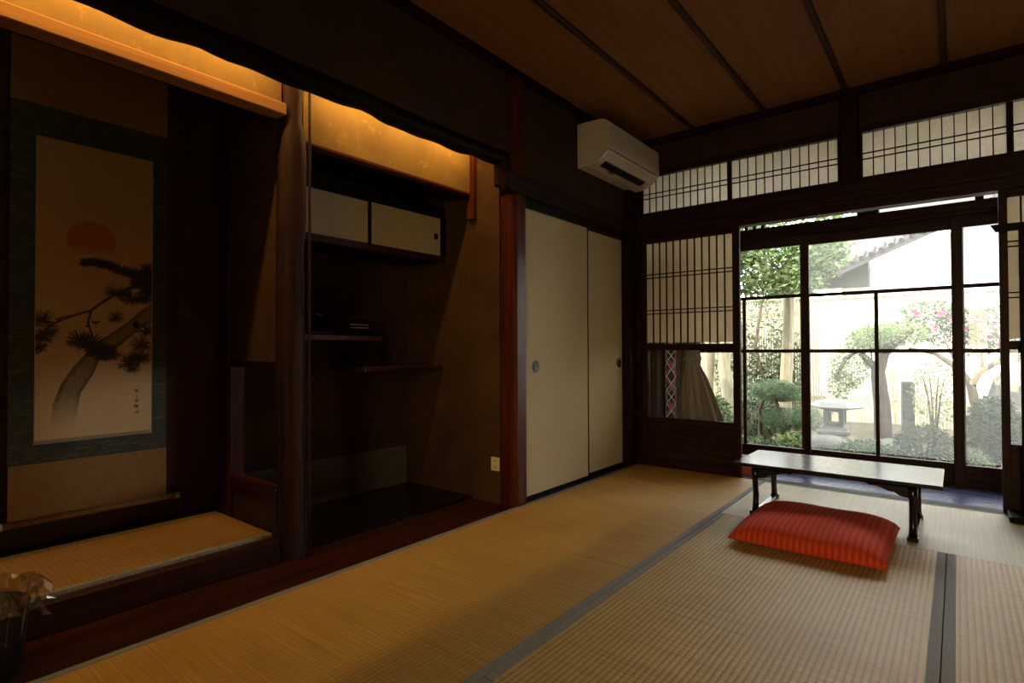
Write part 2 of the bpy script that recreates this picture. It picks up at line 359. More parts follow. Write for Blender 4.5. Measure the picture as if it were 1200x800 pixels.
# ---- window wall
ww = MB().box(-1.98, 1.9, YW, YW + .06, 2.245, 2.5).build('wall_window', PLASTER, kind=S)
bx('beam', (-1.93, 1.9, YW - .035, YW + .04, 1.79, 1.905), 'frame', ww, bev=.006, label='long tie beam under the transoms')
bx('transom_sill', (-1.93, 1.9, YW - .02, YW + .05, 1.905, 1.925), 'dark', ww)
bx('transom_head', (-1.93, 1.9, YW - .02, YW + .05, 2.2, 2.245), 'frame', ww)
bx('door_head', (-1.93, 1.9, YW - .045, YW + .045, 1.725, 1.79), 'frame', ww)
bx('post', (-.56, -.455, YW - .05, YW + .05, 1.9, 2.45), 'dark', ww, bev=.012, label='short post between the transoms')
bx('post', (-1.945, -1.885, YW - .03, YW + .07, -.045, 1.74), 'dark', ww, bev=.006)
bx('post', (-1.96, -1.905, YW - .02, YW + .06, 1.74, 2.25), 'dark', ww, bev=.006)
tr = [(-1.905, -1.236), (-1.236, -.56), (-.455, .232), (.232, .92), (.92, 1.9)]
for i, (a, b) in enumerate(tr):
    f = MB().box(a + .014, b - .014, YW + .006, YW + .0075, 1.93, 2.195).build('window_%d' % (i + 1), RANMA, kind=S)
    for q in ((a, a + .014), (b - .014, b)): bx('stile', (q[0], q[1], YW - .012, YW + .02, 1.925, 2.2), 'dark', f)
    nn = 12 if b - a < .8 else 17
    for k in range(1, nn):
        x = a + .014 + (b - a - .028) * k / nn
        bx('muntin', (x - .0028, x + .0028, YW - .004, YW + .006, 1.925, 2.2), 'dark', f, bev=0)
    for z in (2.072, 2.037): bx('muntin', (a + .014, b - .014, YW - .005, YW + .005, z - .003, z + .003), 'dark', f, bev=0)
# ---- shoji sliding doors (paper above, glass in the middle, board below)
def shoji(n, x0, x1, y, zt=1.735):
    st = .048 if n != 4 else .036
    o = MB().box(x0 + st, x1 - st, y - .001, y + .0005, .93, 1.69).build('door_%d' % n, SHOJI, kind=S)
    for q in ((x0, x0 + st), (x1 - st, x1)): bx('stile', (q[0], q[1], y - .014, y + .018, .004, zt), 'frame', o)
    for z0, z1 in ((1.685, zt), (.872, .918), (.325, .368), (.004, .06)): bx('rail', (x0 + st, x1 - st, y - .013, y + .017, z0, z1), 'frame', o)
    for k in range(1, 12):
        x = x0 + st + (x1 - x0 - 2 * st) * k / 12
        bx('muntin', (x - .0042, x + .0042, y - .012, y - .001, .918, 1.686), 'frame', o, bev=0)
    for z in (1.447, 1.42, 1.174, 1.147): bx('muntin', (x0 + st, x1 - st, y - .013, y - .002, z - .0035, z + .0035), 'frame', o, bev=0)
    bx('glass_pane', (x0 + st, x1 - st, y, y + .003, .368, .872), None, o, mat=GLASS, bev=0)
    bx('lower_board', (x0 + st, x1 - st, y - .004, y + .008, .06, .325), 'frame', o, bev=0, axis=0)
    return o
shoji(3, -1.905, -1.168, 3.972)
shoji(4, .178, .90, 3.972)
shoji(5, .87, 1.62, 4.005)
bx('post', (1.6, 1.9, YW - .04, YW + .05, -.045, 1.74), 'dark', ww)
# ---- veranda (engawa)
vf = bx('veranda_floor', (-2.15, 3.0, 4.03, 4.98, -.14, -.10), 'dark', kind=S, bev=0)
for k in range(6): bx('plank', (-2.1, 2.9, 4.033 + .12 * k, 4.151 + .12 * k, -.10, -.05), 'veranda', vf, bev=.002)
bx('trim_5', (-2.1, 2.9, 4.755, 4.86, -.14, -.035), 'frame', kind=S)                               # door track
bx('wall_veranda', (-2.18, -2.1, 4.06, 4.9, -.14, 2.45), 'dark', kind=S)
bx('wall_veranda_right', (2.9, 2.98, 4.0, 4.9, -.14, 2.45), 'dark', kind=S)
def glass_door(n, x0, x1, y, glass, st=.045):
    o = bx('door_%d' % n, (x0 + st, x1 - st, y, y + .003, .12, 1.69), None, mat=glass, kind=S, bev=0)
    for q in ((x0, x0 + st), (x1 - st, x1)): bx('stile', (q[0], q[1], y - .015, y + .018, -.035, 1.77), 'frame', o)
    bx('rail', (x0 + st, x1 - st, y - .015, y + .018, -.035, .10), 'frame', o)
    bx('rail', (x0 + st, x1 - st, y - .015, y + .018, 1.69, 1.77), 'frame', o)
    for z in (.862, 1.295): bx('rail', (x0 + st, x1 - st, y - .012, y + .014, z - .013, z + .013), 'frame', o)
    xm = (x0 + x1) / 2
    bx('muntin', (xm - .012, xm + .012, y - .011, y + .013, .10, 1.283), 'frame', o)
    return o
glass_door(6, -2.1, -1.85, 4.83, GLASS)
glass_door(7, -1.86, -.893, 4.79, GLASS)
glass_door(8, -.962, .038, 4.83, GLASS_H)
glass_door(9, -.03, .962, 4.79, GLASS_H, .06)
glass_door(10, .93, 1.9, 4.83, GLASS_H)
glass_door(11, 1.87, 2.88, 4.79, GLASS_H)
wv = bx('wall_veranda_top', (-2.1, 2.9, 4.74, 4.9, 1.77, 1.853), 'frame', kind=S)
bx('beam', (-2.1, 2.9, 4.7, 4.74, 1.795, 1.84), 'frame', wv)
bx('head_beam', (-2.1, 2.9, 4.76, 4.88, 2.3, 2.45), 'frame', wv)
for x0, x1 in ((-1.37, -1.345), (-1.305, -1.28), (-1.24, -1.215), (-.57, -.435), (.10, .145), (.9, 1.0), (-2.1, -2.0)):
    bx('post', (x0, x1, 4.79, 4.84, 1.853, 2.3), 'frame', wv)
bx('transom_glass', (-2.0, 2.9, 4.812, 4.815, 1.853, 2.3), None, wv, mat=GLASS, bev=0)
# ---- right wall and rear wall with a window (behind the camera)
bx('wall_right', (1.9, 1.96, -1.85, 4.06, -.1, 2.5), None, mat=PLASTER_B, kind=S, bev=0)
wr = MB().box(-2.85, .1, -1.95, -1.87, -.1, 2.5).box(1.5, 1.96, -1.95, -1.87, -.1, 2.5).box(.1, 1.5, -1.95, -1.87, -.1, .3).box(.1, 1.5, -1.95, -1.87, 1.9, 2.5).build('wall_rear', PLASTER_B, kind=S)
wn = bx('window_6', (.1, 1.5, -1.91, -1.907, .3, 1.9), None, mat=GLASS_W, kind=S, bev=0)  # unseen pane, sized and tinted for the fill light it lets in
for x in (.1, .78, 1.46): bx('stile', (x, x + .04, -1.925, -1.895, .3, 1.9), 'frame', wn)
# ---- tokonoma (scroll alcove)
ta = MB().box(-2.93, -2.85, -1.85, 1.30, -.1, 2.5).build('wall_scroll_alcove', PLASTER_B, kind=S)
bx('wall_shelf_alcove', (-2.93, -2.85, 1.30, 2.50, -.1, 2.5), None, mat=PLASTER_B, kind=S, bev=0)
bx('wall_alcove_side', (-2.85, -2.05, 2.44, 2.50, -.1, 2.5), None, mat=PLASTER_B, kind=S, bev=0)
bx('alcove_ceiling', (-2.93, -2.04, -1.85, 2.50, 2.2, 2.24), 'dark', kind=S, bev=0)
bx('alcove_platform', (-2.85, -2.262, -1.2, 1.206, -.05, .05), 'dark', kind=S, bev=0)
bx('trim_6', (-2.262, -2.212, -1.2, 1.212, -.002, .098), 'board', kind=S, bev=.004)                # black lacquered front rail
bx('trim_7', (-2.85, -2.80, -1.2, 1.2, .05, .115), 'dark', kind=S)
bx('wall_alcove_left', (-2.93, -2.04, -1.26, -1.2, -.1, 2.3), None, mat=PLASTER_B, kind=S, bev=0)
t = thing('tatami_mat', 'narrow golden tatami mat on the alcove platform below the hanging scroll', 'mat', (-2.53, 0, .05))
MB().box(-2.772, -2.29, -1.19, 1.2, .05, .108).build('rush_surface', RUSH_T, t, origin=(0, 0, .05))
for a, b in ((-2.797, -2.773), (-2.289, -2.264)):
    mb = MB().box(a, b, -1.19, 1.2, .05, .11, bev=.002)
    e = mb.build('border', HERI_T, t, label='pale patterned cloth border')
mb = MB()
for k in range(100):
    y = -1.18 + k * .0238
    for a, b in ((-2.776, -2.766), (-2.297, -2.286)): mb.box(a, b, y, y + .012, .1085, .1105)
mb.build('stitching', HERI_T, t, kind='stuff')
# small wall and its drop beam above the scroll alcove
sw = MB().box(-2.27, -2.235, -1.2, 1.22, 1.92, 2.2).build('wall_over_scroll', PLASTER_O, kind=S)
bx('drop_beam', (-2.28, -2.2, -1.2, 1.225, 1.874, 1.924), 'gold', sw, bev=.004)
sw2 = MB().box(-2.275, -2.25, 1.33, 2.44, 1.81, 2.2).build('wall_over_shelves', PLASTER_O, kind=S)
bx('drop_beam', (-2.29, -2.243, 1.33, 2.43, 1.79, 1.812), 'red', sw2, bev=.006)
bx('hanging_post', (-2.275, -2.222, 2.405, 2.44, 1.655, 2.2), 'red', sw2, bev=.003, label='slim reddish hanging post')
# natural log post between the alcoves
m = MB(); pts = []; rd = []
for i in range(40):
    z = -.045 + 2.2 * i / 39; pts.append((-2.235 + .006 * math.sin(z * 3), 1.268 + .005 * math.sin(z * 4 + 1), z)); rd.append(.056 + .003 * math.sin(z * 9) + .002 * math.sin(z * 23) - (.012 if z > 1.86 else 0))
m.tube(pts, rd, 18, jit=.012)
tp = m.build('trim_8', wood('log', 2), smooth=True, kind=S)
m = MB().tube([(-2.172, 1.314, z) for z in (.02, .6, 1.2, 1.8, 2.18)], .006, 6); m.build('bark_seam', wood('log', 2), tp, smooth=True)
# partition: low panel, rail, opening, plaster above
pw = MB().box(-2.69, -2.29, 1.225, 1.255, .83, 2.2).build('wall_partition', PLASTER_B, kind=S)
bx('post', (-2.80, -2.69, 1.21, 1.29, -.05, 2.2), 'board', pw, bev=.01)
bx('bottom_frame', (-2.69, -2.262, 1.215, 1.265, .805, .832), 'dark', pw)
bx('rail', (-2.69, -2.262, 1.21, 1.275, .228, .292), 'board', pw, bev=.006)
bx('low_panel', (-2.69, -2.29, 1.232, 1.262, -.05, .228), None, pw, mat=PLASTER_B, bev=0)
bx('gap_panel', (-2.85, -2.80, 1.225, 1.262, -.05, 2.2), None, pw, mat=PLASTER_B, bev=0)
bx('grey_panel', (-2.85, -2.838, 1.29, 2.425, .012, .258), None, mat=GREYP, label='plain grey-green panel standing against the back of the shelf alcove', cat='panel')

# ================================================================== THINGS IN THE ROOM
# hanging scroll
XS = -2.838
sc = thing('hanging_scroll', 'hanging scroll painted with a pine tree and a red sun in the dark alcove', 'scroll', (XS, .725, .2))
def sheet(name, y0, y1, z0, z1, mat, x, **k):
    return MB().box(x, x + .0015, y0, y1, z0, z1).build(name, mat, sc, **k)
sheet('upper_cloth', .45, .995, 1.862, 2.12, SILK_B, XS, label='brown silk upper field')
sheet('green_border', .45, .995, .438, 1.862, SILK_G, XS, label='dark green woven silk border')
sheet('lower_cloth', .452, .997, .222, .438, SILK_B, XS, label='light brown silk lower field')
MB().tube([(XS + .006, .428, .214), (XS + .006, 1.035, .214)], .013, 14).build('roller', SILK_B, sc, smooth=True)
for y0, y1 in ((.418, .436), (1.03, 1.048)): MB().tube([(XS + .006, y0, .214), (XS + .006, y1, .214)], .0145, 14).build('roller_knob', CREAM, sc, smooth=True, label='pale wooden roller end')
MB().tube([(XS, .45, 2.12), (XS, .995, 2.12)], .008, 10).build('top_rod', wood('dark', 1), sc)
mb = MB()
for k in range(170):
    y = random.choice((random.uniform(.452, .515), random.uniform(.945, .99))); z = random.uniform(.45, 1.85); L = random.uniform(.006, .022)
    if k > 130: y = random.uniform(.46, .98); z = random.uniform(.444, .5)
    mb.box(XS + .0015, XS + .002, y - L, y + L if y + L < .995 else .995, z, z + .0012)
mb.build('gold_threads', SILK_B, sc, kind='stuff')
# painting: a printed colour for every point of a fine grid
NX, NZ = 150, 400
seg = []  # (x0,y0,x1,y1,w0,w1,col,alpha) in painting units: x 0..1, y 0..3 (same scale)
AS = 2.99
def stroke(pts, ws, col, al):
    for i in range(len(pts) - 1): seg.append((pts[i][0], pts[i][1] * AS, pts[i + 1][0], pts[i + 1][1] * AS, ws[i], ws[i + 1], col, al))
rnd = random.Random(3)
INK = (.035, .032, .026); INK2 = (.10, .085, .06)
def needles(cx, cy, r, n, al, spread=math.pi, d0=math.pi / 2, lower=.12):
    for _ in range(int(n * 1.8)):
        a = d0 + rnd.uniform(-spread, spread); L = r * rnd.uniform(.6, 1.1)
        ex = cx + math.cos(a) * L; ey = cy * AS + math.sin(a) * L * (1 if math.sin(a) > 0 else .6)
        seg.append((cx + rnd.uniform(-.01, .01), cy * AS, ex, ey, .006, .003, INK, al))
# trunk
TL = [(.122, .057), (.144, .13), (.205, .192), (.295, .244), (.39, .286), (.49, .33), (.629, .364), (.773, .405), (.893, .448), (1.0, .475)]
TR = [(.298, .04), (.337, .092), (.361, .157), (.466, .22), (.524, .275), (.60, .295), (.659, .308), (.773, .343), (.893, .383), (1.0, .408)]
br = [(1.0, .56), (.89, .535), (.771, .524), (.627, .493), (.517, .463), (.449, .44), (.302, .421), (.176, .398), (.102, .376), (.02, .349)]
stroke(br, [.03, .03, .028, .026, .022, .02, .016, .014, .012, .01], INK, .95)
stroke([(.444, .44), (.42, .396), (.463, .347)], [.02, .018, .014], INK, .95)
stroke([(.302, .421), (.202, .412), (.178, .395)], [.014, .012, .01], INK, .9)
stroke([(.007, .386), (.102, .383), (.19, .383)], [.008, .01, .008], INK, .9)
for x, y in [(.46, .40), (.48, .395), (.41, .385), (.17, .405), (.5, .4), (.04, .30), (.02, .295), (.07, .32)]: stroke([(x, y), (x + .012, y + .002)], [.02, .018], INK, .9)
up = [(.383, .602), (.485, .608), (.598, .6), (.712, .586), (.829, .579), (.951, .572), (1.0, .57)]
for i in range(len(up) - 1):
    for k in range(9):
        q = k / 9; needles(up[i][0] * (1 - q) + up[i + 1][0] * q, up[i][1] * (1 - q) + up[i + 1][1] * q - .004, .058 + .035 * i / 6, 13, .78)
for cx, cy, r, n, al in [(.92, .55, .12, 90, .8), (.97, .52, .12, 80, .8), (.86, .545, .10, 60, .7), (.627, .505, .10, 50, .35), (.72, .50, .10, 60, .45), (.8, .485, .11, 70, .55), (.92, .49, .11, 70, .6),
                        (.95, .595, .09, 60, .6), (.06, .40, .11, 70, .5), (.05, .345, .11, 70, .6), (.12, .36, .09, 40, .5), (.04, .31, .07, 40, .6), (.36, .335, .12, 80, .8), (.45, .32, .12, 80, .8),
                        (.56, .29, .12, 90, .8), (.62, .285, .10, 60, .7), (.5, .30, .12, 60, .7), (.66, .415, .09, 50, .5), (.78, .255, .12, 70, .55), (.88, .275, .13, 80, .55), (.9, .32, .12, 70, .5), (.82, .235, .08, 40, .5), (.95, .37, .10, 60, .55)]:
    needles(cx, cy, r, n, al)
# signature column: small brushed characters beside the tree
for cx, cy, st in [(.852, .157, ((-.02, .012, .02, .012), (0, .02, 0, -.02), (-.015, -.008, .018, -.012), (.005, .005, .02, -.005))),
                   (.858, .137, ((-.008, .006, .008, -.002), (0, .004, -.004, -.008))),
                   (.857, .121, ((-.015, .01, .015, .012), (-.018, 0, .018, .002), (0, .016, 0, -.012), (-.012, -.012, .014, -.012))),
                   (.852, .101, ((-.02, .014, .0, .016), (-.018, .0, .018, .002), (-.012, .015, -.014, -.018), (.01, .016, .012, -.018), (-.006, -.01, .016, -.008), (0, .008, .018, .008))),
                   (.853, .081, ((-.018, .01, -.006, .0), (-.016, -.012, -.004, -.004), (.0, .012, .018, .01), (.01, .014, .008, -.014), (.0, -.012, .018, -.013)))]:
    for a, b, c_, d in st: seg.append((cx + a, cy * AS + b, cx + c_, cy * AS + d, .006, .005, INK, .75))
import numpy as np
gx = (np.arange(NX) + .5) / NX; gz = (np.arange(NZ) + .5) / NZ
X_, Z_ = np.meshgrid(gx, gz * AS)       # shape NZ,NX
col = np.empty((NZ, NX, 3)); zz = Z_ / AS
top = np.array((.55, .38, .18)); low = np.array((.86, .62, .32)); orange = np.array((.70, .34, .13))  # ground paler towards the foot: the stronger light there is put in
k1 = np.clip((zz - .1) / .7, 0, 1)[..., None]; col[:] = low * (1 - k1) + top * k1
g = np.exp(-((zz - .62) / .1) ** 2)[..., None] * .6; col[:] = col * (1 - g) + orange * g
g = np.exp(-((zz - .33) / .07) ** 2)[..., None] * .25 * (1 - X_[..., None]); col[:] = col * (1 - g) + orange * g
# sun
dx = (X_ - .45) / .215; dz = (zz - .678) * AS / .205
d = np.sqrt(dx ** 2 + dz ** 2); a = np.clip((1 - d) / .04, 0, 1) * np.clip((zz - .625) / .03, 0, 1) * .85
col[:] = col * (1 - a[..., None]) + np.array((.58, .15, .05)) * a[..., None]
# trunk fill
nz = np.random.RandomState(1).rand(NZ, NX)
def inside(poly):
    r = np.zeros((NZ, NX), bool); n = len(poly); j = n - 1
    for i in range(n):
        xi, yi = poly[i]; xj, yj = poly[j]; yi2, yj2 = yi * AS, yj * AS
        c_ = ((yi2 > Z_) != (yj2 > Z_)) & (X_ < (xj - xi) * (Z_ - yi2) / ((yj2 - yi2) or 1e-9) + xi); r ^= c_; j = i
    return r
msk = inside(TL + TR[::-1])
fade = np.clip((zz - .045) / .12, 0, 1)
def segdist(s):
    x0, y0, x1, y1 = s[:4]; pad = .1
    ix0 = max(0, int((min(x0, x1) - pad) * NX)); ix1 = min(NX, int((max(x0, x1) + pad) * NX) + 1)
    iz0 = max(0, int((min(y0, y1) - pad) / AS * NZ)); iz1 = min(NZ, int((max(y0, y1) + pad) / AS * NZ) + 1)
    if ix1 <= ix0 or iz1 <= iz0: return None
    xx = X_[iz0:iz1, ix0:ix1]; yy = Z_[iz0:iz1, ix0:ix1]; L = (x1 - x0) ** 2 + (y1 - y0) ** 2 + 1e-12
    t_ = np.clip(((xx - x0) * (x1 - x0) + (yy - y0) * (y1 - y0)) / L, 0, 1)
    return (slice(iz0, iz1), slice(ix0, ix1)), np.hypot(xx - x0 - t_ * (x1 - x0), yy - y0 - t_ * (y1 - y0)), t_
ed = np.full((NZ, NX), 9.)
for P in (TL, TR):
    for i in range(len(P) - 1):
        r = segdist((P[i][0], P[i][1] * AS, P[i + 1][0], P[i + 1][1] * AS)); sl, dd, _ = r; ed[sl] = np.minimum(ed[sl], dd)
al = (.62 + .3 * np.clip(1 - ed / .05, 0, 1) + .25 * (nz - .5)) * fade * msk
al = np.clip(al, 0, .92)[..., None]; col[:] = col * (1 - al) + np.array((.055, .043, .028)) * al
for s in seg:
    r = segdist(s)
    if r is None: continue
    sl, dd, t_ = r; wd = (s[4] * (1 - t_) + s[5] * t_) * .5
    aa = np.clip((wd - dd) / .004 + .8, 0, 1) * s[7]; aa = aa[..., None]
    col[sl] = col[sl] * (1 - aa) + np.array(s[6]) * aa
# knot hole, mounted edge
kh = np.hypot(X_ - .845, (zz - .395) * AS * .8) < .03; col[kh] = (.02, .015, .012)
col[:5] = (.42, .33, .22); col[:, :1] = (.55, .42, .26); col[:, -1:] = (.55, .42, .26)
vy = .527 + .41 * np.linspace(0, 1, NX + 1); vz = .512 + 1.226 * np.linspace(0, 1, NZ + 1)
VY, VZ = np.meshgrid(vy, vz); vx = np.zeros_like(VY)
verts = np.stack([vx, VY - .732, VZ - .512], -1).reshape(-1, 3)
idx = np.arange((NX + 1) * (NZ + 1)).reshape(NZ + 1, NX + 1)
faces = np.stack([idx[:-1, :-1], idx[:-1, 1:], idx[1:, 1:], idx[1:, :-1]], -1).reshape(-1, 4)
me = bpy.data.meshes.new('painting'); me.from_pydata(verts.tolist(), [], faces.tolist())
ca = me.color_attributes.new('ink', 'FLOAT_COLOR', 'CORNER')
flat = np.repeat(np.concatenate([col.reshape(-1, 3), np.ones((NX * NZ, 1))], 1), 4, axis=0)
ca.data.foreach_set('color', flat.ravel().astype(np.float32))
pm, nt, b = new_mat('painted_silk'); at_ = N(nt, 'ShaderNodeAttribute', attribute_name='ink'); lk(nt, at_.outputs['Color'], b.inputs['Base Color']); b.inputs['Roughness'].default_value = .7
me.materials.append(pm); po = bpy.data.objects.new('painting', me); put(po, (XS + .0022, .732, .512), sc); setp(po, 'ink painting of a bent pine with a red sun')

# warm light strip hidden behind the log lintel (its own lights)
def light_strip(y0, y1, label):
    t = thing('light_strip', label, 'lamp', (-2.12, (y0 + y1) / 2, 2.13))
    bx('housing', (-2.135, -2.105, y0, y1, 2.14, 2.2), None, t, mat=WHITEP)
    bx('diffuser', (-2.13, -2.11, y0 + .01, y1 - .01, 2.134, 2.14), None, t, mat=LED, bev=0)
    l = bpy.data.lights.new('strip_light', 'AREA'); l.shape = 'RECTANGLE'; l.size = .02; l.size_y = y1 - y0 - .04; l.energy = STRIP_W * (y1 - y0); l.color = (1, .60, .2)
    o = bpy.data.objects.new('strip_light', l); put(o, (-2.12, (y0 + y1) / 2, 2.130), t)
    o.rotation_euler = (0, math.radians(38), 0)
STRIP_W = 7.0
light_strip(-1.15, 1.19, 'warm light strip hidden behind the log over the scroll alcove')
light_strip(1.33, 2.38, 'warm light strip hidden behind the log over the shelf alcove')

# wall cupboard in the shelf alcove
cb = thing('wall_cupboard', 'wall cupboard with two white paper sliding doors high in the shelf alcove', 'cupboard', (-2.66, 1.87, 1.42))
bx('carcass', (-2.85, -2.512, 1.292, 2.44, 1.435, 1.76), 'black', cb, bev=0)
bx('bottom_rail', (-2.52, -2.49, 1.292, 2.44, 1.425, 1.462), 'board', cb)
bx('top_rail', (-2.52, -2.49, 1.292, 2.44, 1.695, 1.77), 'black', cb)
bx('end_frame', (-2.52, -2.485, 2.405, 2.44, 1.462, 1.695), 'black', cb)
for y0, y1, xx in ((1.30, 1.868, -2.508), (1.882, 2.402, -2.497)):
    d = bx('sliding_door', (xx - .006, xx, y0, y1, 1.463, 1.693), None, cb, mat=FUSUMA, bev=0)
    bx('edge_strip', (xx - .004, xx + .002, y1, y1 + .01, 1.462, 1.695), 'black', d, bev=0)
    bx('edge_strip', (xx - .004, xx + .002, y0 - .008, y0, 1.462, 1.695), 'black', d, bev=0)
    if y0 > 1.5:
        h = MB(); vs = [(xx, 2.365 + math.cos(q) * .016, 1.578 + math.sin(q) * .02) for q in [2 * math.pi * k / 16 for k in range(16)]]; ve = [(v[0] + .003, v[1], v[2]) for v in vs]
        h.poly(vs + ve, [list(range(15, -1, -1)), list(range(16, 32))] + [[k, (k + 1) % 16, 16 + (k + 1) % 16, 16 + k] for k in range(16)]).build('door_pull', METAL, d)
# staggered shelves
sh = thing('staggered_shelf', 'pair of staggered dark wooden shelves joined by a short strut', 'shelf', (-2.68, 1.9, .76))
bx('upper_shelf', (-2.85, -2.53, 1.29, 1.985, .932, .958), 'board', sh, bev=.003)
bx('lower_shelf', (-2.85, -2.51, 1.85, 2.44, .762, .788), 'board', sh, bev=.003)
bx('strut', (-2.60, -2.57, 1.90, 1.93, .788, .932), 'black', sh, bev=.002)
bx('strut', (-2.82, -2.79, 1.90, 1.93, .788, .932), 'black', sh, bev=.002)
# ornament: dark metal branch on a stand
om = thing('branch_ornament', 'dark glossy branching ornament on the upper shelf behind the log post', 'ornament', (-2.66, 1.60, .958))
bx('stand', (-2.72, -2.60, 1.50, 1.72, .958, .985), 'lac', om, bev=.006)
m = MB(); ps = [(-2.66, 1.52, .99), (-2.655, 1.55, 1.03), (-2.65, 1.585, 1.06), (-2.65, 1.63, 1.075), (-2.655, 1.68, 1.06), (-2.66, 1.72, 1.035)]
m.tube(ps, [.02, .022, .026, .022, .016, .006], 10)
for a, b_, r in (((-2.65, 1.585, 1.06), (-2.64, 1.55, 1.13), .01), ((-2.65, 1.63, 1.07), (-2.64, 1.665, 1.12), .009), ((-2.65, 1.68, 1.06), (-2.64, 1.74, 1.09), .007), ((-2.65, 1.60, 1.06), (-2.62, 1.61, .985), .009), ((-2.655, 1.68, 1.06), (-2.64, 1.69, .985), .009), ((-2.65, 1.55, 1.13), (-2.63, 1.53, 1.15), .006)):
    mid = tuple((p + q) / 2 + random.uniform(-.008, .008) for p, q in zip(a, b_)); m.tube([a, mid, b_], [r, r * .8, r * .4], 8)
m.build('branch', METAL, om, smooth=True)
# small card frame
cf = thing('card_frame', 'small dark framed card with two pale lines beside the ornament', 'frame', (-2.62, 1.89, .958))
R = Matrix.Rotation(math.radians(-12), 3, 'Y')
MB().box(-2.626, -2.618, 1.81, 1.975, .962, 1.062, rot=R).build('backing', wood('black', 1), cf)
for b6 in ((-2.619, -2.612, 1.81, 1.975, .962, .970), (-2.619, -2.612, 1.81, 1.975, 1.054, 1.062), (-2.619, -2.612, 1.81, 1.818, .962, 1.062), (-2.619, -2.612, 1.967, 1.975, .962, 1.062)):
    bx('frame_bar', b6, 'red', cf, bev=0)
m = MB()
for z in (1.02, 1.003):
    y = 1.832
    while y < 1.95:
        L = rnd.uniform(.005, .014); m.box(-2.616, -2.6155, y, min(y + L, 1.953), z, z + .006); y += L + .004
m.build('lettering', WHITEP, cf)
# power outlet on the side wall
ot = thing('power_outlet', 'cream double power outlet on the side wall near the post', 'outlet', (-2.082, 2.437, .185))
bx('plate', (-2.112, -2.05, 2.431, 2.44, .185, .262), None, ot, mat=CREAM, bev=.002)
for z in (.207, .24):
    for x in (-2.089, -2.073): bx('slot', (x - .0018, x + .0018, 2.43, 2.4315, z - .006, z + .006), None, ot, mat=BLACK, bev=0)

# air conditioner
Y0, Y1 = 3.178, 3.955
ac = thing('air_conditioner', 'white wall air conditioner near the ceiling above the paper doors', 'air conditioner', (-1.88, 3.57, 2.09))
prof = [(-1.98, 2.10), (-1.98, 2.388), (-1.94, 2.392), (-1.80, 2.386), (-1.768, 2.375), (-1.757, 2.36), (-1.752, 2.185), (-1.757, 2.172), (-1.80, 2.135), (-1.845, 2.112), (-1.90, 2.10)]
MB().prism(prof, Y0 + .018, Y1 - .018, 1).build('body', WHITEP, ac)
for a, b_ in ((Y0, Y0 + .018), (Y1 - .018, Y1)):
    MB().prism([(x + (.002 if x > -1.97 else 0), z - (.002 if z < 2.2 else -.001)) for x, z in prof], a, b_, 1).build('end_cap', WHITEP, ac)
MB().prism([(-1.7515, 2.19), (-1.7555, 2.36), (-1.752, 2.362), (-1.746, 2.36), (-1.742, 2.195), (-1.745, 2.187)], Y0 + .004, Y1 - .004, 1).build('front_panel', WHITEP, ac)
def on_under(u):  # point on the sloping underside
    a, b_ = Vector((-1.757, 2.172)), Vector((-1.90, 2.10)); return a.lerp(b_, u)
MB().prism([(-1.757, 2.170), (-1.80, 2.133), (-1.804, 2.127), (-1.757, 2.164), (-1.748, 2.178)], Y0 + .03, Y1 - .03, 1).build('air_flap', WHITEP, ac)
MB().prism([(-1.808, 2.130), (-1.85, 2.1115), (-1.852, 2.104), (-1.807, 2.1225)], Y0 + .075, Y1 - .11, 1).build('air_outlet', BLACK, ac, label='black air outlet slot')
for k in range(9): bx('outlet_vane', (-1.838, -1.818, Y0 + .12 + k * .062, Y0 + .123 + k * .062, 2.104, 2.118), None, ac, mat=BLACK, bev=0)
for xx, zz_ in ((-1.7525, 2.181), (-1.8055, 2.1285)): bx('panel_seam', (xx, xx + .004, Y0 + .02, Y1 - .02, zz_, zz_ + .004), None, ac, mat=BLACK, bev=0)
bx('seam', (-1.9625, -1.9605, Y0 - .0006, Y0 + .001, 2.11, 2.385), None, ac, mat=GREYP, bev=0)
bx('sensor_label', (-1.85, -1.87, Y0 + .2, Y0 + .27, 2.0975, 2.0995), None, ac, mat=GREYP, bev=0)

# low table
tb = thing('low_table', 'long low black lacquered table facing the veranda', 'table', (-.505, 3.33, 0))
bx('tabletop', (-.95, -.06, 3.09, 3.555, .252, .27), 'lac', tb, bev=.003)
def prof_leg(x, y, s):
    m = MB(); m.bm
    pts = [(x, y, .016), (x, y + s * .004, .06), (x, y + s * .012, .10), (x, y + s * .004, .14), (x, y - s * .004, .2), (x, y, .252)]
    return m.tube(pts, [.019, .015, .016, .0145, .016, .02], 8)
for x in (-.853, -.17):
    for y, s in ((3.135, 1), (3.525, -1)): prof_leg(x, y, s).build('leg', wood('lac', 2), tb, smooth=True)
    bx('foot', (x - .017, x + .017, 3.10, 3.56, 0, .018), 'lac', tb, bev=.004)
    for y in (3.12, 3.54): bx('foot_block', (x - .022, x + .022, y - .022, y + .022, 0, .022), 'lac', tb, bev=.004)
    bx('end_rail', (x - .008, x + .008, 3.14, 3.52, .222, .252), 'lac', tb, bev=.002)
for y in (3.135, 3.525):
    bx('side_rail', (-.853, -.17, y - .006, y + .006, .24, .252), 'lac', tb, bev=0)
    for x, s in ((-.853, 1), (-.17, -1)):   # carved cloud brackets
        o2 = [(0, .252), (.21, .252), (.205, .243), (.185, .240), (.165, .229), (.14, .231), (.115, .222), (.09, .211), (.07, .213), (.05, .197), (.02, .192), (0, .185)]
        MB().prism([(x + s * px, pz) for px, pz in o2], y - .006, y + .006, 1).build('bracket', wood('lac', 0), tb)

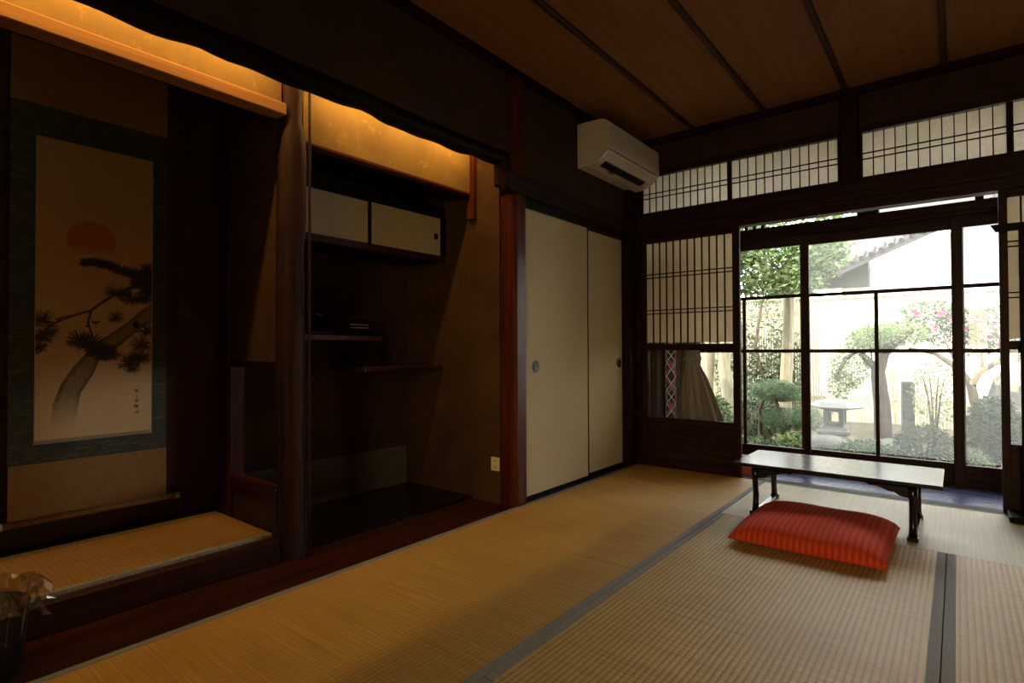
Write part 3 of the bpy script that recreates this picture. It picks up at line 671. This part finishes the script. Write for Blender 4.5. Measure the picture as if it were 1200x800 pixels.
# floor cushions
def cushion(name, label, c, sx, sy, h, rot=0, mat=RED):
    n = 36; m = MB(); top_, bot = [], []
    for lay, sgn in ((top_, 1), (bot, -1)):
        for j in range(n + 1):
            row = []
            for i in range(n + 1):
                a = -1 + 2 * i / n; b_ = -1 + 2 * j / n
                e = (max(0, 1 - abs(a) ** 3.2) * max(0, 1 - abs(b_) ** 3.2)) ** .36
                pin = 1 - .02 * (1 - b_ * b_) * abs(a) ** 4; pin2 = 1 - .02 * (1 - a * a) * abs(b_) ** 4
                zz = h * .22 + sgn * e * h * (.72 if sgn > 0 else .22) + (.004 * math.sin(a * 5 + 1) * math.sin(b_ * 4 + 2) * e if sgn > 0 else 0)
                zz += (1 - e) * h * .0
                x = a * sx / 2 * pin; y = b_ * sy / 2 * pin2
                row.append(Vector((x * math.cos(rot) - y * math.sin(rot), x * math.sin(rot) + y * math.cos(rot), max(zz, .001))))
            lay.append(row)
    V = []; F = []
    for lay in (top_, bot):
        base = len(V); V += [p + Vector(c) for r in lay for p in r]
        for j in range(n):
            for i in range(n):
                q = base + j * (n + 1) + i; f = [q, q + 1, q + n + 2, q + n + 1]; F.append(f if lay is top_ else f[::-1])
    m.poly(V, F); bmesh.ops.remove_doubles(m.bm, verts=m.bm.verts, dist=.0012)
    return m.build(name, mat, smooth=True, origin=c, label=label, cat='cushion')
cushion('floor_cushion', 'red checked floor cushion on the mats in front of the low table', (-.523, 2.895, .002), .60, .64, .115, rot=.0)
cushion('floor_cushion', 'coral red cushion lying on the dark veranda boards behind the low table', (-1.27, 4.27, -.05), .36, .40, .15, mat=plain('coral_cloth', 'e87058', .8, noise='d45c44', nscale=60))

# waste bin with clear bag
tbn = thing('waste_bin', 'black waste bin lined with a clear plastic bag at the left edge', 'bin', (-2.065, .258, 0))
MB().lathe((-2.065, .258, -.002), [(.098, 0), (.102, .004), (.120, .185), (.122, .19), (.117, .19), (.096, .01)], 28).build('body', BLACK, tbn, smooth=True)
bagm, nt, b = new_mat('clear_film'); nt.nodes.remove(b); out = nt.nodes['Material Output']
trn = N(nt, 'ShaderNodeBsdfTransparent'); trn.inputs[0].default_value = (.92, .92, .92, 1); gl = N(nt, 'ShaderNodeBsdfGlossy'); gl.inputs['Roughness'].default_value = .12
mx = N(nt, 'ShaderNodeMixShader'); mx.inputs[0].default_value = .22; lk(nt, trn.outputs[0], mx.inputs[1]); lk(nt, gl.outputs[0], mx.inputs[2]); lk(nt, mx.outputs[0], out.inputs[0])
m = MB(); rings = []; nb = 72
pr = [(.108, .10), (.116, .19), (.124, .232), (.134, .236), (.142, .222), (.150, .20), (.158, .188), (.168, .182)]
rg = random.Random(5); ph = [rg.uniform(0, 6.28) for _ in range(8)]
for i, (r, z) in enumerate(pr):
    rg_ = []
    for k in range(nb):
        q = 2 * math.pi * k / nb; amp = .003 + .002 * i
        rr = r + amp * (math.sin(q * 9 + ph[0] + i * .5) + .7 * math.sin(q * 17 + ph[1] - i) + .5 * math.sin(q * 29 + ph[2]))
        z2 = z + amp * (.9 * math.sin(q * 5 + ph[3]) + .8 * math.sin(q * 13 + ph[4] + i))
        rg_.append(m.bm.verts.new((-2.065 + math.cos(q) * rr, .258 + math.sin(q) * rr, z2)))
    rings.append(rg_)
for i in range(len(pr) - 1):
    for k in range(nb): m.bm.faces.new([rings[i][k], rings[i][(k + 1) % nb], rings[i + 1][(k + 1) % nb], rings[i + 1][k]])
m.build('liner_bag', bagm, tbn, smooth=False, label='crumpled clear plastic bag')

# kimono rack at the right edge
rk = thing('clothes_rack', 'dark wooden standing clothes rack in front of the right paper screen', 'rack', (.5, 3.9, 0))
MB().prism([(.142, 1.532), (.163, 1.494), (.97, 1.494), (.99, 1.532)], 3.885, 3.91, 1).build('top_bar', wood('black', 0), rk)
for x in (.253, .88):
    bx('upright', (x, x + .03, 3.885, 3.915, .03, 1.494), 'black', rk, bev=.003)
    bx('foot', (x - .06, x + .045, 3.75, 3.945, .0015, .03), 'black', rk, bev=.006)
bx('middle_bar', (.283, .88, 3.893, 3.908, .8, .83), 'black', rk)
bx('hem_bar', (.283, .88, 3.893, 3.908, .12, .15), 'black', rk)

# behind the left screen: gathered curtain, braided cords
cu = thing('gathered_curtain', 'beige curtain tied in at the waist on the veranda behind the left screen', 'curtain', (-1.6, 4.36, -.05))
m = MB(); prof = [(-.03, .25), (.2, .225), (.45, .175), (.65, .12), (.76, .078), (.80, .072), (.84, .078), (1.0, .10), (1.4, .13), (1.75, .14)]
rings = []; nn = 96
for z, r in prof:
    rr = []
    for k in range(nn):
        q = 2 * math.pi * k / nn; f = 1 + .13 * math.sin(q * 9 + z) + .07 * math.sin(q * 17 + 2 * z) if abs(z - .8) > .05 else 1 + .03 * math.sin(q * 17)
        rr.append(m.bm.verts.new((-1.66 + max(0, .8 - z) * .16 + math.cos(q) * r * f * .72, 4.36 + math.sin(q) * r * f * .55, z)))
    rings.append(rr)
for i in range(len(rings) - 1):
    for k in range(nn): m.bm.faces.new([rings[i][k], rings[i][(k + 1) % nn], rings[i + 1][(k + 1) % nn], rings[i + 1][k]])
m.build('cloth', CURT, cu, smooth=True)
m = MB(); V = []; nn = 28
for j in range(nn + 1):
    for z in (-.03, 1.75): V.append((-1.90 + .27 * j / nn, 4.47 + .018 * math.sin(j * 1.35), z))
m.poly(V, [(2 * j, 2 * j + 1, 2 * j + 3, 2 * j + 2) for j in range(nn)])
bmesh.ops.solidify(m.bm, geom=m.bm.faces[:], thickness=.004)
m.build('straight_drape', CURT, cu, smooth=True)
MB().lathe((-1.66, 4.36, .785), [(.072, 0), (.076, .008), (.076, .03), (.072, .038)], 24, .7).build('tie_band', CURT, cu, smooth=True)
MB().tube([(-1.65, 4.31, .78), (-1.66, 4.27, .7), (-1.655, 4.25, .56), (-1.65, 4.235, .45)], .006, 6).build('tie_tail', CURT, cu)
bdd = thing('braided_cords', 'bundle of crossed red, white and blue cords hanging behind the left screen', 'cords', (-1.815, 4.31, -.05))
m = MB().tube([(-1.815, 4.31, -.05), (-1.815, 4.31, 1.72)], .036, 14); m.build('core', plain('navy_cloth', '2a3850', .8), bdd, smooth=True)
for cname, colr, n_, off in (('white_cord', 'e4ecf2', 3, 0), ('red_cord', 'd8605c', 2, .4), ('blue_cord', '8fbadc', 2, .9)):
    mm_ = plain(cname + '_thread', colr, .8)
    for hand in (1, -1):
        for k in range(n_):
            pts = [(-1.815 + .0385 * math.cos(hand * z * 19 + off + 2 * math.pi * k / n_), 4.31 + .0385 * math.sin(hand * z * 19 + off + 2 * math.pi * k / n_), z) for z in [-.04 + 1.75 * i / 110 for i in range(111)]]
            MB().tube(pts, .0034 if colr != 'd8605c' else .006, 5).build('cord', mm_, bdd, smooth=True, label=cname.replace('_', ' '))
bx('leaning_board', (-1.99, -1.94, 4.30, 4.33, -.05, 1.5), 'board', label='narrow brown board standing behind the left screen', cat='board')

# ================================================================== GARDEN
GZ = -.42
g = MB(); n = 24; V = []; F = []
for j in range(n + 1):
    for i in range(n + 1):
        x = -9 + 18 * i / n; y = 4.95 + 11 * j / n
        V.append((x, y, GZ + .22 * min(1, max(0, (y - 5.6) / 3)) + random.uniform(-.02, .02)))
for j in range(n):
    for i in range(n): q = j * (n + 1) + i; F.append([q, q + 1, q + n + 2, q + n + 1])
g.poly(V, F).build('ground', SOIL, kind=S)
MB().box(-12, 12, -14, 4.95, -.5, -.46).build('ground', SOIL, kind=S)
def ground_z(y): return GZ + .22 * min(1, max(0, (y - 5.6) / 3))
# slatted fence
def fence(x0, x1, y, zt, label, fw='fence'):
    t = thing('slatted_fence', label, 'fence', ((x0 + x1) / 2, y, ground_z(y)))
    me = None; x = x0; mf = wood(fw, 2)
    while x < x1:
        if me is None:
            o = MB().box(x, x + .027, y, y + .02, -.25, zt).build('slat', mf, t); me = o.data; c0 = WL[o.name].copy(); c0.x -= x
        else:
            o = bpy.data.objects.new('slat', me); put(o, c0 + Vector((x, 0, 0)), t)
        x += .036
    for z in (.1, zt - .25): bx('rail', (x0, x1, y + .02, y + .06, z, z + .06), fw, t, bev=0)
    bx('cap', (x0, x1, y - .03, y + .07, zt, zt + .04), fw, t, bev=0)
fence(-1.78, 2.2, 9.5, 1.62, 'pale slatted garden fence behind the stone lantern')
fence(-5.0, -1.79, 9.2, 1.62, 'shade-darkened slatted fence at the left behind the vine and trunk', 'shaded_fence')
# neighbouring house
hs = thing('neighbour_house', 'white neighbouring house with a grey tiled roof rising to the right', 'house', (-1, 13, GZ))
MB().prism([(-1.85, GZ), (6, GZ), (6, 5.6), (-1.85, 2.3)], 13.2, 17, 1).build('wall', WHITEW, hs)
MB().box(-6, -1.85, 13.25, 17, GZ, 1.9).build('low_wall', WHITEW, hs)
MB().box(-2.3, -1.36, 12.9, 13.2, 2.12, 2.75).build('eave_shadow_block', STONE_D, hs)  # dark block put in for the shadow under the eave
MB().poly([(-3.2, 12.3, 1.70), (6, 12.3, 5.56), (6, 12.9, 5.9), (-3.2, 12.9, 1.95), (-3.2, 12.3, 1.82), (6, 12.3, 5.68), (6, 17, 7.9), (-3.2, 17, 4.0)], [(0, 1, 2, 3), (0, 4, 5, 1), (4, 7, 6, 5), (1, 5, 6, 2), (0, 3, 7, 4), (3, 2, 6, 7)]).build('roof', TILE, hs)
for k in range(40):
    x = -3.1 + k * .155; z = 1.82 + (x + 3.2) * .42
    MB().tube([(x, 12.27, z + .0), (x, 12.6, z + .16)], .05, 8).build('tile', TILE, hs)
# foliage helpers
def foliage(name, clumps, n, size, mat, parent=None, shape=(1, .42), flat=0, seed=1, **tags):
    rr = random.Random(seed); V = []; F = []
    vol = [c[3] * c[4] * c[5] for c in clumps]; tot = sum(v ** (2 / 3) for v in vol)
    for c, v in zip(clumps, vol):
        for _ in range(int(n * v ** (2 / 3) / tot)):
            while True:
                p = Vector((rr.uniform(-1, 1), rr.uniform(-1, 1), rr.uniform(-1, 1)))
                if .35 < p.length < 1: break
            if rr.random() < .55: p = p.normalized() * rr.uniform(.82, 1.04)
            p = Vector((c[0] + p.x * c[3], c[1] + p.y * c[4], c[2] + p.z * c[5]))
            d = Vector((rr.gauss(0, 1), rr.gauss(0, 1), rr.gauss(0, .6) + .2)).normalized(); e = d.cross(Vector((rr.gauss(0, 1), rr.gauss(0, 1), rr.gauss(0, 1)))).normalized()
            L = size * rr.uniform(.6, 1.3); W = L * shape[1]; up_ = d.cross(e) * W * .25; b0 = len(V)
            V += [p, p + d * L * .5 + e * W * .5 + up_, p + d * L, p + d * L * .5 - e * W * .5 + up_]
            F.append((b0, b0 + 1, b0 + 2, b0 + 3))
    c0 = Vector(clumps[0][:3]) if parent is None else Vector(clumps[0][:3])
    me = bpy.data.meshes.new(name); me.from_pydata([tuple(v - c0) for v in V], [], F); me.materials.append(mat)
    o = bpy.data.objects.new(name, me); put(o, c0, parent); o['kind'] = 'stuff' if parent is not None else ''
    if parent is None: del o['kind']
    return setp(o, **tags)
L_DARK = leaf_mat('leaf_dark', '22301f', '3a4a30'); L_MID = leaf_mat('leaf_mid', '34472c', '5a6c42'); L_PALE = leaf_mat('leaf_pale', '5f7048', '86965f')
L_TREE = leaf_mat('leaf_tree', '465c38', '86985c'); L_PINE = leaf_mat('leaf_pine', '3a5038', '687c56'); L_GREY = leaf_mat('leaf_grey', '47543c', '6e7a5a')
def tree(name, label, cat, base, trunks, clumps, n, size, mat, seed, bark='bark', sh=(1, .42)):
    t = thing(name, label, cat, base)
    m = MB()
    for pts, rad in trunks: m.tube(pts, rad, 10, jit=.05)
    m.build('trunk', wood(bark, 2), t, smooth=True)
    foliage('foliage', clumps, n, size, mat, t, seed=seed, shape=sh)
    return t
# cloud-pruned pine
tree('cloud_pine', 'small cloud-pruned pine with two rounded pads left of the stone lantern', 'tree', (-1.6, 6.6, ground_z(6.6)),
     [([(-1.74, 6.6, -.4), (-1.735, 6.6, -.1), (-1.74, 6.6, .2), (-1.68, 6.6, .36)], [.028, .024, .022, .015]),
      ([(-1.54, 6.6, -.4), (-1.52, 6.6, -.15), (-1.48, 6.6, .06), (-1.56, 6.6, .25), (-1.58, 6.6, .4)], [.035, .03, .024, .02, .014]), ([(-1.5, 6.6, 0), (-1.3, 6.6, .1)], [.018, .01])],
     [(-1.59, 6.6, .42, .24, .2, .12), (-1.68, 6.62, .40, .15, .16, .09), (-1.47, 6.6, .40, .14, .16, .1), (-1.46, 6.6, .11, .24, .2, .12), (-1.27, 6.6, .12, .15, .17, .13), (-1.6, 6.6, .1, .14, .15, .08)], 14000, .03, L_PINE, 2, sh=(1, .22))
# broadleaf tree upper left with pale trunk
tree('garden_tree', 'leafy tree with a smooth pale trunk seen at the upper left of the veranda doors', 'tree', (-1.66, 7.6, ground_z(7.6)),
     [([(-1.72, 7.6, -.4), (-1.70, 7.6, .3), (-1.66, 7.6, 1.0), (-1.64, 7.6, 1.6), (-1.6, 7.6, 2.4)], [.085, .075, .07, .065, .05]), ([(-1.64, 7.6, 1.5), (-1.9, 7.5, 1.9), (-2.2, 7.4, 2.3)], [.04, .03, .02]), ([(-1.62, 7.6, 1.6), (-1.3, 7.4, 1.9), (-1.0, 7.2, 2.1)], [.035, .025, .015])],
     [(-1.95, 7.25, 1.85, .35, .3, .32), (-1.6, 7.2, 1.9, .3, .3, .3), (-1.75, 7.2, 1.65, .35, .25, .16), (-1.35, 7.1, 2.0, .35, .25, .25), (-1.15, 7.0, 1.95, .26, .25, .28), (-1.32, 6.95, 1.68, .2, .2, .2), (-2.2, 7.3, 2.2, .4, .3, .3), (-1.6, 7.3, 2.4, .6, .4, .2)], 5600, .085, L_TREE, 3, 'palebark')
# vine thicket against the fence at the left
tree('climbing_vine', 'sparse vine with twisted stems climbing the fence at the left', 'vine', (-2.1, 8.7, ground_z(8.7)),
     [([(-2.25, 8.7, -.4), (-2.2, 8.7, .3), (-2.35, 8.7, .9), (-2.25, 8.7, 1.6)], [.035, .03, .025, .02]), ([(-2.0, 8.8, -.4), (-2.05, 8.8, .6), (-1.9, 8.8, 1.2)], [.03, .02, .015]), ([(-2.5, 8.7, -.3), (-2.5, 8.7, .8), (-2.6, 8.7, 1.5)], [.03, .025, .02])],
     [(-2.3, 8.8, .8, .5, .15, .9), (-1.95, 8.85, .6, .25, .12, .6), (-2.2, 8.8, .2, .5, .2, .5), (-2.6, 8.8, .5, .4, .2, .6)], 3800, .075, L_GREY, 4)
tree('maple', 'pair of pale trunks seen through the glass of the left screen', 'tree', (-2.3, 7.0, ground_z(7)),
     [([(-2.2, 7.0, -.4), (-2.18, 7.0, .2), (-2.26, 7.0, .65), (-2.2, 7.0, 1.3), (-2.15, 7, 2.0)], [.11, .09, .075, .07, .06]), ([(-2.55, 7.1, -.4), (-2.5, 7.1, .3), (-2.46, 7.1, .9), (-2.5, 7.1, 1.8)], [.08, .07, .06, .05])],
     [(-2.4, 7.2, 2.0, .5, .4, .5), (-2.6, 7.3, 1.2, .4, .3, .3)], 1800, .09, L_MID, 5, 'palebark')
# stone lantern
ln = thing('stone_lantern', 'low grey stone lantern with a wide roof on a boulder', 'lantern', (-1.10, 7.2, -.07))
R45 = Matrix.Rotation(math.radians(20), 3, 'Z')
def fr(c, prof, sides=4, rotz=.35, sq=1):
    m = MB(); rings = []
    for r, z in prof: rings.append([m.bm.verts.new((c[0] + math.cos(rotz + math.pi / 4 + 2 * math.pi * k / sides) * r, c[1] + math.sin(rotz + math.pi / 4 + 2 * math.pi * k / sides) * r * sq, c[2] + z)) for k in range(sides)])
    for i in range(len(rings) - 1):
        for k in range(sides): m.bm.faces.new([rings[i][k], rings[i][(k + 1) % sides], rings[i + 1][(k + 1) % sides], rings[i + 1][k]])
    m.bm.faces.new(rings[0][::-1]); m.bm.faces.new(rings[-1]); return m
fr((-1.115, 7.2, 0), [(.19, -.085), (.225, -.07), (.225, -.045), (.15, .005), (.13, .018)], 4, .2).build('base', STONE, ln)
for dx_ in (-.075, .075):
    for dy_ in (-.075, .075): MB().box(-1.095 + dx_ - .026, -1.095 + dx_ + .026, 7.2 + dy_ - .026, 7.2 + dy_ + .026, .03, .175).build('corner_post', STONE, ln)
MB().box(-1.19, -1.0, 7.105, 7.295, .015, .04, bev=.004).build('fire_box_floor', STONE, ln)
MB().box(-1.19, -1.0, 7.105, 7.295, .17, .2, bev=.004).build('fire_box_head', STONE, ln)
fr((-1.095, 7.2, .195), [(.17, 0), (.275, .02), (.28, .035), (.19, .085), (.10, .108), (.02, .115)], 6).build('roof', STONE, ln)
def rock(name, label, c, r, mat, seed, **k):
    rr = random.Random(seed); bm = bmesh.new(); bmesh.ops.create_icosphere(bm, subdivisions=3, radius=1)
    ph = [rr.uniform(0, 6) for _ in range(6)]
    for v in bm.verts:
        d = 1 + .1 * math.sin(v.co.x * 3 + ph[0]) + .1 * math.sin(v.co.y * 4 + ph[1]) + .08 * math.sin(v.co.z * 5 + ph[2]) + rr.uniform(-.02, .02)
        v.co = Vector((v.co.x * r[0] * d + c[0], v.co.y * r[1] * d + c[1], v.co.z * r[2] * d + c[2]))
    m = MB(); m.bm.free(); m.bm = bm; return m.build(name, mat, smooth=True, label=label, cat='rock')
rock('boulder', 'pale rounded boulder carrying the stone lantern', (-1.17, 7.15, -.24), (.27, .25, .17), STONE, 1)
rock('boulder', 'dark low rock right of the lantern boulder', (-.62, 7.3, -.24), (.2, .18, .15), STONE_D, 2)
rock('boulder', 'large dark rock at the right side of the garden', (.42, 7.9, .05), (.27, .25, .52), STONE_D, 3)
# stone pillar
fr((-.49, 8.4, 0), [(.088, -.4), (.088, .45), (.075, .468)], 4, .2).build('stone_pillar', STONE_D, label='square grey stone pillar standing behind the shrubs', cat='pillar')
# leaning old tree with pale crown in the middle
tree('leaning_tree', 'leaning old tree with a pale trunk right of the lantern', 'tree', (-.72, 8, ground_z(8)),
     [([(-.70, 8, -.4), (-.72, 8, .2), (-.76, 8, .6), (-.70, 8, .82), (-.56, 8, .98), (-.4, 8, 1.1)], [.10, .085, .075, .06, .05, .03]), ([(-.75, 8, .6), (-.95, 8, .85), (-1.1, 8, .75), (-1.2, 8, .5)], [.05, .035, .025, .015])],
     [(-.55, 8, 1.05, .3, .25, .14), (-.8, 8.1, 1.0, .3, .2, .14), (-1.05, 8, .66, .22, .2, .28), (-1.15, 8, .42, .14, .15, .18)], 2600, .05, L_PALE, 6)
# camellia
cm = tree('camellia_bush', 'camellia bush dotted with pink flowers outside the right-hand door', 'bush', (0, 8.3, ground_z(8.3)),
     [([(.16, 7.6, -.4), (.14, 7.6, .25), (.10, 7.6, .5), (.0, 7.7, .66), (-.2, 7.9, .82), (-.45, 8.1, .88)], [.05, .045, .04, .03, .022, .012]),
      ([(.11, 7.6, .48), (.17, 7.6, .62), (.3, 7.7, .72), (.5, 7.8, .75)], [.035, .03, .024, .015]), ([(.2, 7.65, .64), (.2, 7.7, .8), (.12, 7.8, .95)], [.02, .016, .01]), ([(.02, 7.7, .65), (-.05, 7.8, .8), (-.12, 8.0, 1.0)], [.02, .015, .01]), ([(.34, 7.7, .72), (.38, 7.8, .9), (.3, 7.9, 1.1)], [.02, .015, .01])],
     [(-.25, 8.5, 1.32, .32, .25, .13), (.02, 8.4, 1.2, .26, .25, .16), (.3, 8.3, 1.12, .3, .25, .22), (-.5, 8.6, 1.12, .26, .2, .12), (-.1, 8.4, 1.02, .3, .2, .1), (.55, 8.3, .95, .2, .2, .25), (.2, 8.2, .88, .25, .2, .08)], 3600, .055, L_GREY, 7)
pk = plain('pink_petals', 'd8506c', .6, noise='c03a58')
rr = random.Random(9)
for (x, z) in [(-.41, 1.31), (-.38, 1.28), (-.16, 1.27), (-.12, 1.3), (-.05, 1.22), (.14, 1.2), (.18, 1.17), (.2, 1.21), (.06, 1.1), (.05, 1.13), (-.33, 1.12), (.32, 1.15), (.40, 1.05), (-.2, 1.12), (.36, .92), (.28, 1.0)]:
    m = MB(); y = 8.12 + rr.uniform(0, .1)
    for k in range(6):
        a = k * math.pi / 3; d1 = Vector((math.cos(a), -.35, math.sin(a))) * .032; d2 = Vector((math.cos(a + .5), -.1, math.sin(a + .5))) * .026; d3 = Vector((math.cos(a - .5), -.1, math.sin(a - .5))) * .026
        c_ = Vector((x, y, z)); m.poly([c_, c_ + d2, c_ + d1, c_ + d3], [(0, 1, 2, 3)])
    m.build('flower', pk, cm, label='pink flower')
# round shrubs and low planting
for i, (lab, c, r, n_, sz, mat) in enumerate([
    ('rounded azalea shrub in front of the stone pillar', (-.26, 6.6, -.05), (.24, .22, .2), 2600, .035, L_DARK),
    ('dense dark shrub at the lower right of the garden', (.25, 6.75, .12), (.2, .2, .32), 3000, .045, L_DARK),
    ('low leafy shrub beside the dark rock right of the lantern', (-.75, 6.7, -.2), (.26, .2, .13), 1700, .05, L_MID),
    ('low shrub right of the azalea by the right-hand door', (.02, 6.5, -.18), (.22, .2, .17), 1700, .04, L_GREY),
    ('leafy undergrowth below the cloud-pruned pine', (-1.65, 6.3, -.23), (.36, .2, .14), 2200, .07, L_MID),
    ('small pale green plant beneath the lower pine pad', (-1.38, 6.45, -.12), (.13, .12, .10), 500, .07, L_PALE),
    ('dark undergrowth behind the thin pine stem', (-1.95, 7.2, .05), (.32, .2, .3), 2200, .06, L_GREY),
    ('pale round-topped shrub behind the leaning tree', (-.85, 9.0, 1.02), (.32, .2, .18), 1500, .05, L_PALE),
    ('tall thin shrub between the pillar and the camellia', (-.22, 8.0, .35), (.22, .15, .4), 500, .05, L_PALE),
    ('low green shrub outside the left screen glass', (-2.1, 6.2, .0), (.2, .2, .34), 1500, .06, L_MID)]):
    t = thing('garden_shrub', lab, 'shrub', (c[0], c[1], ground_z(c[1])), 'low shrubs in the garden')
    m = MB()
    for k in range(4):
        a = k * 1.57 + .4; m.tube([(c[0], c[1], ground_z(c[1]) - .03), (c[0] + math.cos(a) * r[0] * .3, c[1] + math.sin(a) * r[1] * .3, c[2]), (c[0] + math.cos(a) * r[0] * .5, c[1] + math.sin(a) * r[1] * .5, c[2] + r[2] * .5)], [.012, .009, .005], 6)
    m.build('stems', wood('bark', 2), t)
    foliage('foliage', [(c[0], c[1], c[2], *r)], n_, sz, mat, t, seed=20 + i)

tb.location.z += .0016
